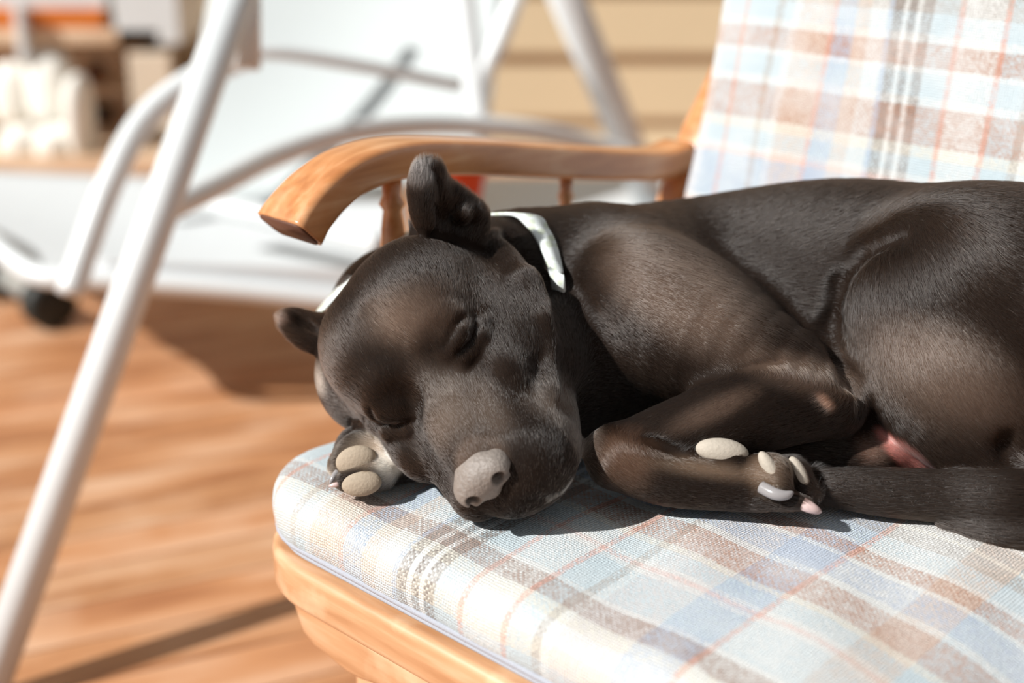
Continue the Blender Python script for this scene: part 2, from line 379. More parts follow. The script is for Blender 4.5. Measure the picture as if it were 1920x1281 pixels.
# apron under the rail, with the scalloped lower edge, and the legs
def apron(d, th=.03, w0=.042, w1=.535):
    top = RAIL0+.002; lo = []
    for k in range(41):
        t = k/40; w = w0+(w1-w0)*t; e = min(t, 1-t)
        z = top-.046 - .006*math.exp(-((e-.13)/.05)**2) + (.030*max(0, 1-e/.045)**2)
        lo.append((w, z))
    V, F = [], []; n = len(lo)
    for dy in (0, th):
        for w, z in lo: V.append((w, d+dy, z))
        for w, z in lo: V.append((w, d+dy, top))
    for i in range(n-1):
        F += [(i, i+1, n+i+1, n+i), (2*n+i+1, 2*n+i, 3*n+i, 3*n+i+1), (i+1, i, 2*n+i, 2*n+i+1), (n+i, n+i+1, 3*n+i+1, 3*n+i)]
    F += [(0, n, 3*n, 2*n), (n-1, 3*n-1, 4*n-1, 2*n-1)]
    o = link('apron', mesh(V, F), M_OAKL, chair); bevel(o, .004, 3, 50); return o
apron(.018)
for w in (.085, SW-.085):
    for d in (.075, SD-.06):
        o = link('leg', mesh(*sweep([Vector((w, d, RAIL0)), Vector((w, d, .17)), Vector((w, d, 0))], rrect(.042, .042, .008, 3), Vector((0, 1, 0)))), M_OAKL, chair)
# the far arm on the right of the chair
farm = [Vector((SW+.02, q.y, q.z)) for q in apath]
link('armrest', mesh(*sweep(farm, rrect(.046, .031, .006, 4), Vector((0, 0, 1)), sc_)), M_OAK, chair)
for d in (d1, d2): spindle(d, .009, w=SW+.02)

# back cushion, leaning on the back posts
BW, BH, BT = .555, .60, .085
lean = math.radians(17)
bc = link('back_cushion', cushion_mesh(BW, BH, .06, BT, .042, .006,
          lambda x, y, z: (x + .006*math.sin(y*9+1), y, z + .004*math.sin(x*17+.4)*math.sin(y*11) + .003*math.sin(x*39+y*21))), M_BACK)
Mx = Matrix((( Wv.x, Dv.x*math.sin(lean), -Dv.x*math.cos(lean)),
             ( Wv.y, Dv.y*math.sin(lean), -Dv.y*math.cos(lean)),
             (0, math.cos(lean), math.sin(lean))))
bc.rotation_euler = Mx.to_euler()
bc.location = O0 + Wv*.012 + Dv*.50 + Vector((0, 0, SEAT_Z+.004))
tag(bc, 'upright plaid back cushion with brown and salmon checks leaning behind the dog', 'cushion')
link('piping', ring_tube(BW, BH, .06, .002, -.004, .0026), M_SEAM, bc)

# ------------------------------------------------------------------ white patio swing
swing = empty('patio_swing', Vector((-.3, 2.3, 0)), 0, label='white tubular patio swing with pale sling seat and canvas back', cat='swing')
def stube(name, pts, r, mat=M_WHITE, smooth=8, parent=swing):
    return link(name, tube_mesh(world_to(parent, pts), r, 18, smooth), mat, parent)
footL = P(-34, 1320, 1.515); footL.z = .0
topL = P(462, -60, 1.62); ext = topL + (topL-footL)*.2
stube('leg', [footL, ext], .0215)
topR = P(1040, -60, 2.45); botR = P(1186, 292, 2.75); botR2 = botR + (botR-topR)*(botR.z/(topR.z-botR.z))
stube('leg', [topR + (topR-botR)*.55, botR2], .032)
stube('hanger', [P(462, -60, 1.66), P(462, 128, 1.66)], .017)
stube('arm_tube', [P(470, 100, 2.0), P(345, 160, 1.98), P(262, 235, 1.95), P(205, 345, 1.92), P(165, 450, 1.9), P(130, 552, 1.88)], .0185)
# seat frame and sling
stube('seat_tube', [P(-220, 330, 2.3), P(-60, 420, 2.22), P(30, 492, 2.16), P(90, 520, 2.13), P(190, 523, 2.13), P(420, 540, 2.15), P(760, 575, 2.2), P(1000, 590, 2.25)], .017)
stube('brace', [P(865, -40, 2.5), P(895, 190, 2.5), P(905, 260, 2.5)], .02)
stube('brace', [P(985, -60, 2.5), P(942, 60, 2.5), P(902, 150, 2.5), P(893, 200, 2.5)], .017)
stube('cross_bar', [P(440, 98, 2.1), P(540, 101, 2.13), P(700, 128, 2.2), P(860, 160, 2.3)], .0105)
stube('arm_tube', [P(305, 395, 1.72), P(400, 350, 1.8), P(520, 291, 1.95), P(660, 248, 2.1), P(820, 234, 2.25), P(980, 243, 2.35), P(1110, 270, 2.45), P(1200, 300, 2.5)], .0165)
stube('seat_tube', [P(385, 384, 2.35), P(480, 402, 2.3), P(600, 432, 2.25), P(720, 462, 2.2)], .017)
def quad_sheet(a, b, c, d, nx=24, ny=16, sag=0, th=.006, n=Vector((0, 0, -1))):
    V = []
    for s in (0, 1):
        for j in range(ny+1):
            for i in range(nx+1):
                u, v = i/nx, j/ny
                q = (a*(1-u)+b*u)*(1-v) + (d*(1-u)+c*u)*v
                V.append(q + n*(sag*math.sin(math.pi*u)*math.sin(math.pi*v) + th*s))
    F = []; m = (nx+1)*(ny+1)
    for j in range(ny):
        for i in range(nx):
            k = j*(nx+1)+i; F.append((k, k+1, k+nx+2, k+nx+1)); F.append((m+k+nx+1, m+k+nx+2, m+k+1, m+k))
    for i in range(nx):
        F.append((i+1, i, m+i, m+i+1)); k = ny*(nx+1)+i; F.append((k, k+1, m+k+1, m+k))
    for j in range(ny):
        k = j*(nx+1); F.append((k, k+nx+1, m+k+nx+1, m+k)); k += nx; F.append((k+nx+1, k, m+k, m+k+nx+1))
    return V, F
def sheet(name, pts, mat, parent=swing, **k):
    return link(name, mesh(*quad_sheet(*world_to(parent, pts), **k)), mat, parent)
sheet('sling_seat', [P(60, 505, 2.16), P(760, 560, 2.2), P(760, 350, 2.75), P(-260, 310, 2.7)], M_SLING, sag=.02)
sheet('front_valance', [P(180, 545, 2.14), P(900, 596, 2.22), P(900, 512, 2.2), P(180, 488, 2.12)], M_SLING, n=Vector((0, 1, 0)), th=.004)
sheet('canvas_back', [P(322, 408, 2.62), P(905, 330, 2.66), P(962, -160, 2.95), P(420, -160, 2.9)], M_CANVAS, sag=.05, n=Vector((0, 1, 0)))
stube('back_tube', [P(455, -160, 2.6), P(400, 60, 2.56), P(300, 395, 2.5)], .012)
# white folded tarp edge on the right of the back
sheet('seat_shelf', [P(860, 470, 2.5), P(1250, 480, 2.5), P(1300, 330, 3.1), P(860, 330, 3.1)], M_SLING)
def lump(name, c, rx, ry, rz, mat, label, cat, rot=0, group=None, ex=.7):
    V, F = [], []; n, m = 24, 14
    for j in range(m+1):
        ph = -math.pi/2 + math.pi*j/m
        for i in range(n):
            th = 2*math.pi*i/n
            f = lambda q: math.copysign(abs(q)**ex, q)
            V.append((rx*f(math.cos(ph))*f(math.cos(th)), ry*f(math.cos(ph))*f(math.sin(th)), rz*f(math.sin(ph))))
    for j in range(m):
        for i in range(n): F.append((j*n+i, j*n+(i+1) % n, (j+1)*n+(i+1) % n, (j+1)*n+i))
    o = link(name, mesh(V, F), mat); o.location = c; o.rotation_euler = (0, 0, rot)
    return tag(o, label, cat, group)

# rolling trolley casters at the left edge
cast = empty('wheel_stand', P(40, 560, 2.35), 0, label='dark rubber wheels on a grey axle at the left edge below the swing seat', cat='wheels')
cast.location.z = 0
def wheel(c, r, w, name='wheel'):
    a = Vector(c); m = [a + Vector((-w/2, .02, 0)), a + Vector((w/2, -.02, 0))]
    prof = [(0.001, m[0]), (r*.85, m[0]), (r, m[0]*.8+m[1]*.2), (r, m[0]*.2+m[1]*.8), (r*.85, m[1]), (.001, m[1])]
    ax = (m[1]-m[0]).normalized(); s = ax.cross(Vector((0, 0, 1))).normalized(); u = s.cross(ax)
    V, F = [], []; n = 28
    for rr, p in prof:
        for k in range(n): t = 2*math.pi*k/n; V.append(p + s*rr*math.cos(t) + u*rr*math.sin(t))
    for i in range(len(prof)-1):
        for k in range(n): F.append((i*n+k, i*n+(k+1) % n, (i+1)*n+(k+1) % n, (i+1)*n+k))
    return link(name, mesh(world_to(cast, V), F), M_BLACK, cast)
w1 = onz(92, 566, .05); w2 = onz(0, 512, .05)
wheel(w1, .05, .035); wheel(w2, .05, .035)
link('axle', tube_mesh(world_to(cast, [w1, w2]), .022), plain('dull_grey_metal', rgb(150, 152, 148), .5, .2, 40), cast)

# ------------------------------------------------------------------ bench with crates and cloth bundles, far left
bench = empty('potting_bench', Vector((P(90, 200, 3.7).x, 3.75, 0)), 0, label='white painted bench with an orange wood front panel at the far left', cat='bench')
def bpart(name, a, b, y0, y1, mat, parent=bench, bev=.004):
    """board between two image directions at depth range y0..y1"""
    def at(px, py, y):
        d = P(px, py, 1.0)-cam.location; return cam.location + d*(y/d.y)
    p, q = at(a[0], a[1], y0), at(b[0], b[1], y0)
    V, F = box_mesh((p.x+q.x)/2, (y0+y1)/2, (p.z+q.z)/2, abs(q.x-p.x), y1-y0, abs(p.z-q.z))
    o = link(name, mesh(world_to(parent, V), F), mat, parent, smooth=False); bevel(o, bev, 2); return o
M_OR = wood('orange_stained_wood', rgb(176, 88, 10), rgb(200, 104, 14), rgb(220, 130, 40), (1, 8, 8), 5, .5)
M_BR = wood('faded_tan_board', rgb(196, 160, 126), rgb(216, 186, 156), rgb(230, 206, 178), (1, 8, 8), 5, .6)
bpart('bench_top', (-420, -60), (200, 18), 3.52, 3.95, M_WHITE)
bpart('front_panel', (-420, 16), (196, 54), 3.50, 3.53, M_OR)
bpart('white_box', (206, -50), (340, 84), 3.50, 3.8, M_WHITE)
bpart('shelf', (-420, 54), (300, 84), 3.50, 3.9, M_BR)
bpart('leg', (22, 10), (52, 120), 3.46, 3.50, M_WHITE)
bpart('leg', (268, 88), (330, 330), 3.62, 3.70, M_WHITE)
bpart('lower_shelf', (-420, 298), (330, 330), 3.30, 3.95, M_BR)
bpart('back_board', (-420, 88), (330, 298), 3.93, 3.96, M_BR)
bpart('side_panel', (238, 100), (334, 298), 3.50, 3.53, plain('cream_paint', rgb(222, 206, 184), .7, .15, 8))
def at_y(px, py, y):
    d = P(px, py, 1.0)-cam.location; return cam.location + d*(y/d.y)
M_CLOTH = plain('white_bundled_cloth', rgb(240, 238, 230), .9, .12, 14, .3)
k = 3.70; pxm = FPX/3.72
shelf_z = at_y(0, 298, 3.30).z
for i, (px, py, rx, rz, lab) in enumerate(((40, 268, 34, 30, 'white cloth bundle low at the left of the bench shelf'), (105, 268, 32, 30, 'small white cloth bundle low in the middle of the bench shelf'),
        (28, 178, 36, 60, 'puffy white bag stacked at the left of the bench shelf'), (98, 168, 42, 72, 'tall white bag standing brightly lit on the bench shelf'),
        (-50, 220, 42, 78, 'white bag cut by the left edge of the photo'), (150, 222, 20, 76, 'narrow white bag beside the dark jar on the bench shelf'))):
    c = at_y(px, py, 3.40+.13*(i in (2, 3, 4))); rzz = rz/pxm
    lump('cloth_bundle', c, rx/pxm, .06 + .01*(i % 2), rzz, M_CLOTH, lab, 'cloth', group='white bundles on the bench shelf')
def jar(px, py0, py1, wpx, mat, name, label, cat, y=3.74):
    a, b = at_y(px, py1, y), at_y(px, py0, y); h = b.z-a.z; r = wpx/2/pxm
    V, F = lathe([(r*.9, 0), (r, .04*h), (r, .7*h), (r*.8, .82*h), (r*.6, .86*h), (r*.62, h)], 24)
    t = empty(name, a, label=label, cat=cat)
    link('jar_body', mesh(V, F), mat, t); V, F = lathe([(r*.66, h*.9), (r*.66, h*1.03)], 24); link('lid', mesh(V, F), M_BLACK, t)
    return t
jar(200, 198, 298, 58, plain('dark_brown_glaze', rgb(70, 34, 18), .3, .3, 20), 'jar', 'dark brown jar standing on the bench shelf right of the white bundles', 'jar')
bpart('crate_shelf', (150, 165), (262, 176), 3.6, 3.9, M_BR)
jar(184, 118, 165, 40, plain('amber_brown_glaze', rgb(120, 58, 22), .3, .3, 20), 'jar', 'small amber jar on the short upper shelf above the dark jar', 'jar')

# ------------------------------------------------------------------ red pot behind the armrest
pc = onz(862, 330, 0); pot_c = at_y(856, 366, 1.95)
ph = 0.12; pot = empty('flower_pot', Vector((pot_c.x, 1.95, pot_c.z-.03)), label='orange red plant pot seen under the curved armrest', cat='pot')
V, F = lathe([(.028, 0), (.042, .06), (.046, .062), (.046, .092), (.040, .092), (.036, .05)], 28)
link('pot_body', mesh(V, F), plain('red_orange_glaze', rgb(206, 62, 12), .35, .25, 20), pot)
V, F = lathe([(.039, .080), (.001, .083)], 24); link('soil', mesh(V, F), plain('potting_soil', rgb(60, 40, 28), .9, .4, 60), pot)

# ================================================================== THE DOG
# a signed distance field of tapered limbs and muscles, blended smoothly, meshed once as one continuous skin
NT = C3(908, 903, .898)                      # nose tip
Fh = np.array([.425, .705, -.57]); Fh /= np.linalg.norm(Fh)      # towards the nose
Lh = np.array([.70, -.62, -.30]); Lh -= Fh*Lh.dot(Fh); Lh /= np.linalg.norm(Lh)
Uh = -np.cross(Lh, Fh); Uh /= np.linalg.norm(Uh)
def HD(f, l, u): return NT + Fh*f + Lh*l + Uh*u
def axis_grid(spans):
    out = []
    for a, b, s in spans:
        n = max(1, int(round((b-a)/s))); out += list(a + (b-a)*np.arange(n)/n)
    out.append(spans[-1][1]); return np.array(out, np.float32)
RES = 1.0; NHAIR = 650000
gx = axis_grid([(-.185, .062, .0013*RES), (.062, .26, .0021*RES), (.26, .50, .0028*RES)])
gy = axis_grid([(-.155, .138, .0015*RES), (.138, .175, .0026*RES)])
gz = axis_grid([(.835, 1.09, .0016*RES), (1.09, 1.30, .0035*RES)])
BIG = .06
Fd = np.full((len(gx), len(gy), len(gz)), BIG, np.float32)
FLOWS = []
def region(lo, hi):
    s = []
    for g, a, b in zip((gx, gy, gz), lo, hi):
        i = max(0, np.searchsorted(g, a)-1); j = min(len(g), np.searchsorted(g, b)+1)
        if j-i < 2: return None
        s.append(slice(i, j))
    return tuple(s)
def sub(s):
    return gx[s[0]][:, None, None], gy[s[1]][None, :, None], gz[s[2]][None, None, :]
def cone_d(X, Y, Z, a, b, ra, rb):
    ba = b-a; L = float(ba@ba); px, py, pz = X-a[0], Y-a[1], Z-a[2]
    t = np.clip((px*ba[0]+py*ba[1]+pz*ba[2])/L, 0, 1)
    dx, dy, dz = px-t*ba[0], py-t*ba[1], pz-t*ba[2]
    return np.sqrt(dx*dx+dy*dy+dz*dz) - (ra+(rb-ra)*t)
def ell_d(X, Y, Z, c, ax, r):
    px, py, pz = X-c[0], Y-c[1], Z-c[2]; k0 = 0; k1 = 0
    for A, R in zip(ax, r):
        q = (px*A[0]+py*A[1]+pz*A[2]); k0 = k0 + (q/R)**2; k1 = k1 + (q/(R*R))**2
    k0 = np.sqrt(k0); k1 = np.sqrt(k1)+1e-9
    return k0*(k0-1)/k1
def smin(a, b, k):
    h = np.maximum(k-np.abs(a-b), 0)/k
    return np.minimum(a, b) - h*h*k*.25
def put(fn, lo, hi, k, op):
    m = max(k, .012)+.004
    s = region(np.array(lo)-m, np.array(hi)+m)
    if s is None: return
    X, Y, Z = sub(s); d = fn(X, Y, Z).astype(np.float32); cur = Fd[s]
    if op == 'add': Fd[s] = smin(cur, np.minimum(d, BIG), k)
    elif op == 'cut': Fd[s] = -smin(-cur, d, k)
def cone(a, b, ra, rb, k=.012, flow=None, op='add'):
    a, b = np.asarray(a, float), np.asarray(b, float); R = max(ra, rb)
    put(lambda X, Y, Z: cone_d(X, Y, Z, a, b, ra, rb), np.minimum(a, b)-R, np.maximum(a, b)+R, k, op)
    if op == 'add': FLOWS.append((ra, a, b, rb, (b-a)/np.linalg.norm(b-a) if flow is None else np.asarray(flow, float)))
def chain(pts, k=.012, flow=None):           # one smooth tapering limb through the given joints
    q = [np.append(np.asarray(p, float), r) for p, r in pts]; path = []
    if len(q) > 2:
        e = [2*q[0]-q[1]] + q + [2*q[-1]-q[-2]]
        for i in range(1, len(e)-2):
            for m_ in range(5):
                t = m_/5; a, b, c, d = e[i-1], e[i], e[i+1], e[i+2]
                path.append(.5*((2*b)+(-a+c)*t+(2*a-5*b+4*c-d)*t*t+(-a+3*b-3*c+d)*t**3))
        path.append(q[-1])
    else: path = q
    seg = [(a[:3], b[:3], a[3], b[3]) for a, b in zip(path[:-1], path[1:])]
    R = max(p[3] for p in path); P3 = np.array([p[:3] for p in path])
    def f(X, Y, Z):
        d = None
        for a, b, ra, rb in seg:
            e_ = cone_d(X, Y, Z, a, b, ra, rb); d = e_ if d is None else np.minimum(d, e_)
        return d
    put(f, P3.min(0)-R, P3.max(0)+R, k, 'add')
    for (a, ra), (b, rb) in zip(pts[:-1], pts[1:]):
        a, b = np.asarray(a, float), np.asarray(b, float)
        FLOWS.append((ra, a, b, rb, (b-a)/np.linalg.norm(b-a) if flow is None else np.asarray(flow, float)))
def ell(c, r, ax=None, k=.015, flow=None, op='add'):
    c = np.asarray(c, float); ax = np.eye(3) if ax is None else ax; R = max(r)
    put(lambda X, Y, Z: ell_d(X, Y, Z, c, ax, r), c-R, c+R, k, op)
    if op == 'add': FLOWS.append((sum(r)/3, c, c, sum(r)/3, np.array([1., .2, 0]) if flow is None else np.asarray(flow, float)))
HX = (Fh, Lh, Uh); BF = -Fh
def rotz(deg):                               # axes turned in the image plane: first axis points at deg below the horizontal
    a = math.radians(deg); return (np.array([math.cos(a), math.sin(a), 0]), np.array([-math.sin(a), math.cos(a), 0]), np.array([0, 0, 1.]))

def hit(px, py, off=0., zs=None):            # first skin met along a view direction, from the field so far
    zz = np.arange(gz[0], gz[-1], .0008); d = np.array([(px-CX)/FPX, (py-CY)/FPX])
    i = np.clip(np.searchsorted(gx, d[0]*zz), 0, len(gx)-1); j = np.clip(np.searchsorted(gy, d[1]*zz), 0, len(gy)-1); k = np.searchsorted(gz, zz).clip(0, len(gz)-1)
    v = Fd[i, j, k]; m = np.nonzero(v < 0)[0]
    return C3(px, py, (zz[m[0]] if len(m) else 1.0) + off)
def groove(pts, r, k, off=0.):
    p = [hit(x, y, off) for x, y in pts]
    for a, b in zip(p[:-1], p[1:]): cone(a, b, r, r, k, op='cut')
def ridge(pts, r, k, off, flow):
    p = [hit(x, y, off) for x, y in pts]
    for a, b in zip(p[:-1], p[1:]): cone(a, b, r, r, k, flow)
# --- trunk, resting on the cushion
RT = np.array([1., 0, 0])
chain([(C3(1020, 610, 1.095), .062), (C3(1150, 575, 1.11), .074), (C3(1330, 568, 1.125), .084), (C3(1560, 550, 1.085), .0865), (C3(1750, 562, 1.035), .082), (C3(1960, 582, .99), .080), (C3(2120, 640, .96), .07)], .03, RT)
ell(C3(1200, 650, 1.06), (.085, .062, .06), rotz(25), .03, RT)
ell(C3(1450, 720, 1.07), (.12, .05, .06), rotz(5), .03, RT)
ell(C3(1800, 740, 1.02), (.13, .05, .06), rotz(5), .03, RT)
# --- shoulder blade and upper arm (near side)
ell(C3(1185, 510, 1.060), (.030, .040, .030), rotz(65), .045, (.5, .8, 0))
ell(C3(1290, 590, 1.015), (.075, .045, .035), rotz(38), .025, (.8, .5, 0))
chain([(C3(1130, 505, 1.075), .038), (C3(1200, 590, 1.018), .046), (C3(1370, 660, .99), .042), (C3(1545, 748, .972), .0235)], .022, (.85, .5, 0))
# --- forearm, wrist, pastern and paw (near side)
chain([(C3(1552, 756, .968), .023), (C3(1400, 775, .955), .0275), (C3(1270, 812, .948), .0225), (C3(1170, 850, .944), .0195)], .014)
ell(C3(1480, 705, .985), (.038, .022, .024), rotz(25), .018, (.8, .5, 0))
chain([(C3(1158, 858, .943), .0215), (C3(1250, 893, .938), .0195), (C3(1360, 905, .935), .0185), (C3(1420, 908, .933), .018)], .008)
chain([(C3(1415, 888, .93), .0125), (C3(1448, 884, .922), .0115), (C3(1462, 906, .918), .0085)], .005)
chain([(C3(1425, 900, .938), .0125), (C3(1480, 885, .934), .0110), (C3(1503, 915, .930), .0085)], .004)
chain([(C3(1420, 930, .925), .0095), (C3(1470, 936, .918), .0080), (C3(1496, 941, .914), .0060)], .004)
cone(C3(1345, 850, .930), C3(1372, 856, .928), .0085, .008, .006)
ell(hit(1244, 834, 0), (.0150, .0050, .0060), rotz(22), .005, op='cut')
# --- tucked limb behind the paw
chain([(C3(1380, 850, .990), .019), (C3(1560, 850, .985), .0185), (C3(1645, 862, .978), .0165)], .01)
chain([(C3(1560, 800, 1.01), .03), (C3(1620, 800, 1.02), .03)], .015)
# --- hindquarter: thigh, shank and hock
ell(C3(1790, 600, .985), (.086, .074, .062), rotz(70), .016, (.3, 1., 0))
ell(C3(1900, 545, 1.00), (.093, .062, .065), rotz(20), .03, (.6, .8, 0))
ell(C3(1820, 720, .965), (.073, .056, .052), rotz(35), .010, (.6, .8, 0))
chain([(C3(1650, 705, .972), .0150), (C3(1740, 800, .952), .0205), (C3(1850, 862, .945), .0195), (C3(2000, 905, .940), .022)], .007, (.8, .6, 0))
ell(C3(1690, 830, 1.00), (.045, .03, .03), rotz(40), .015, (.6, .8, 0))
ell(C3(1890, 838, .922), (.012, .0065, .01), rotz(70), .01, op='cut')
# --- tail and the hind foot beneath it
chain([(C3(1530, 912, .945), .0105), (C3(1640, 920, .940), .0150), (C3(1760, 930, .932), .0165), (C3(1900, 940, .922), .019), (C3(2080, 945, .93), .023)], .006)
chain([(C3(1775, 975, .930), .008), (C3(1860, 990, .920), .0130), (C3(2050, 1005, .905), .016)], .006)
# --- neck, with skin folds behind the jaw
chain([(C3(870, 600, 1.045), .062), (C3(960, 560, 1.075), .066), (C3(1080, 555, 1.10), .068)], .02, (.9, .1, .2))
ell(C3(1050, 720, 1.03), (.05, .05, .05), None, .03, RT)
ell(C3(700, 700, 1.035), (.042, .045, .04), None, .02, (-.5, -.3, .5))
ell(C3(770, 590, 1.10), (.062, .055, .05), None, .03, (.4, -.3, .5))
# --- head
ell(HD(-.138, -.004, -.026), (.070, .065, .056), HX, .015, BF)
ell(HD(-.155, .014, -.022), (.045, .048, .052), HX, .02, BF)
for s in (-1, 1):
    ell(HD(-.110, s*.044, -.046), (.048, .032, .042), HX, .014, BF)
    ell(HD(-.140, s*.030, .010), (.038, .028, .024), HX, .02, BF)
    ell(HD(-.098, s*.027, .0095), (.020, .020, .0130), HX, .012, BF)      # brow
    ell(HD(-.073, s*.046, -.022), (.026, .014, .017), HX, .012, BF)      # cheekbone
ell(HD(-.105, .060, -.062), (.050, .024, .040), HX, .02, BF)             # loose cheek skin
cone(HD(-.092, 0, -.020), HD(-.020, 0, -.016), .031, .0240, .016, BF)    # bridge
cone(HD(-.080, 0, -.003), HD(-.014, 0, -.001), .018, .0125, .012, BF)
for s in (-1, 1):
    k_ = 1.0 if s < 0 else 1.12
    cone(HD(-.068, s*.026, -.034), HD(-.014, s*.020*k_, -.026), .0235, .0190*k_, .012, BF + Lh*s*.3)
    cone(HD(-.050, s*.028*k_, -.050), HD(-.020, s*.022*k_, -.046), .017, .0150*k_, .010, BF + Lh*s*.4)
cone(HD(-.060, .006, -.058), HD(-.020, .004, -.052), .022, .0155, .008, BF)    # chin
ell(C3(1004, 862, .925), (.028, .027, .028), rotz(60), .014, BF + Lh*.6)
ell(C3(1020, 790, .955), (.022, .026, .030), None, .02, BF + Lh*.6)       # heavy upper lip on the near side
ell(C3(985, 900, .915), (.030, .021, .020), rotz(-40), .010, BF + Lh*.5)
def soft_pit(px, py, r, depth, k=.02): ell(hit(px, py, depth-r*.0-.0), (r, r, .006), None, k, op='cut')
ell(hit(838, 655, -.001), (.0160, .0130, .0085), rotz(-60), .016, op='cut')      # eye hollows
ell(hit(752, 762, -.001), (.0150, .0120, .0080), rotz(-35), .016, op='cut')
ell(hit(851, 640, .0060), (.0140, .0090, .0085), rotz(-62), .005, BF)            # closed upper lids
ell(hit(742, 768, .0060), (.0135, .0085, .0080), rotz(12), .005, BF)
ridge([(908, 606), (903, 634), (888, 658), (868, 676)], .0045, .006, .0030, BF+Lh*.5)   # lower lids
ridge([(700, 800), (730, 812), (765, 806)], .0040, .005, .0030, BF)
groove([(896, 590), (895, 612), (886, 634), (874, 650), (862, 664)], .0014, .0030, .0003)
groove([(696, 772), (706, 788), (726, 797), (752, 799), (776, 792)], .0013, .0030, .0003)
groove([(866, 600), (850, 622), (836, 650)], .0010, .0060, .0002)
cone(HD(-.130, 0, .042), HD(-.085, 0, .028), .002, .0035, .018, op='cut')        # furrow
cone(HD(.000, .002, -.022), HD(-.003, .006, -.040), .0006, .0008, .0025, op='cut')
cone(C3(945, 955, .893), C3(1015, 945, .90), .0010, .0012, .005, op='cut')
cone(C3(1015, 945, .90), C3(1078, 880, .925), .0012, .0014, .005, op='cut')
A = C3
# upper ear: two upright leaves in front, a folded rear lobe, a hollow between
ell(A(792, 372, .970), (.0100, .0265, .0070), rotz(-4), .004, (0, -1, 0))
chain([(A(805, 312, .973), .0055), (A(822, 322, .975), .0050), (A(830, 380, .980), .0065), (A(812, 440, .985), .0085)], .004, (0, -1, 0))
cone(A(806, 330, .962), A(800, 420, .962), .0010, .0014, .0035, op='cut')
chain([(A(838, 352, .985), .0060), (A(866, 380, .990), .0085), (A(896, 412, .998), .0088), (A(885, 448, 1.0), .0088)], .006, (.5, -.8, 0))
ell(A(835, 436, 1.0), (.026, .014, .012), rotz(12), .008, (.3, -1, 0))
ell(A(850, 416, .974), (.0105, .0105, .010), rotz(30), .004, op='cut')
cone(A(822, 395, .970), A(838, 430, .974), .0030, .0050, .004, op='cut')
ell(A(868, 402, .984), (.006, .008, .0055), rotz(30), .003, (.5, -.8, 0))
# lower ear: small folded flap on the far side
ell(A(580, 624, 1.030), (.0250, .0135, .0065), rotz(33), .004, (-1, -.3, 0))
cone(A(545, 598, 1.032), A(612, 604, 1.03), .0035, .006, .006, (-1, -.3, 0))
ell(hit(577, 610, .001), (.0130, .0048, .0050), rotz(30), .003, op='cut')
ridge([(930, 455), (985, 530), (1032, 605), (1048, 680), (1034, 740)], .0085, .010, .0035, BF)
groove([(962, 448), (1015, 520), (1062, 600), (1076, 680), (1068, 760)], .0060, .012, .0010)
# --- the other forepaw under the chin, pads to the viewer
chain([(C3(830, 850, 1.03), .022), (C3(760, 850, 1.01), .022), (C3(705, 862, .995), .020)], .01, (-1, 0, 0))
chain([(C3(700, 835, .995), .0155), (C3(664, 850, .985), .0125), (C3(640, 868, .98), .0085)], .005, (-1, .2, 0))
chain([(C3(710, 880, .985), .0145), (C3(678, 896, .975), .0115), (C3(650, 902, .972), .0075)], .004, (-1, .2, 0))
chain([(C3(690, 815, 1.01), .0115), (C3(655, 832, 1.0), .0085), (C3(632, 880, .982), .0050)], .004, (-1, .2, 0))
# --- folds: flank against thigh, chest crease
groove([(1680, 440), (1610, 474), (1570, 530), (1556, 600), (1566, 660), (1592, 712)], .0050, .012, .0005)
groove([(1592, 712), (1612, 764)], .0034, .006, .0005)
groove([(1390, 690), (1425, 680), (1462, 674)], .0010, .004, .0003)
# rest the body on the cushion: nothing sinks deep into it
hz = CAM_Z - (gz[None, None, :]*sP + gy[None, :, None]*cP)
flat = (SEAT_Z - .0035) - hz
Fd = -smin(-Fd, -np.broadcast_to(flat, Fd.shape).astype(np.float32), .004)

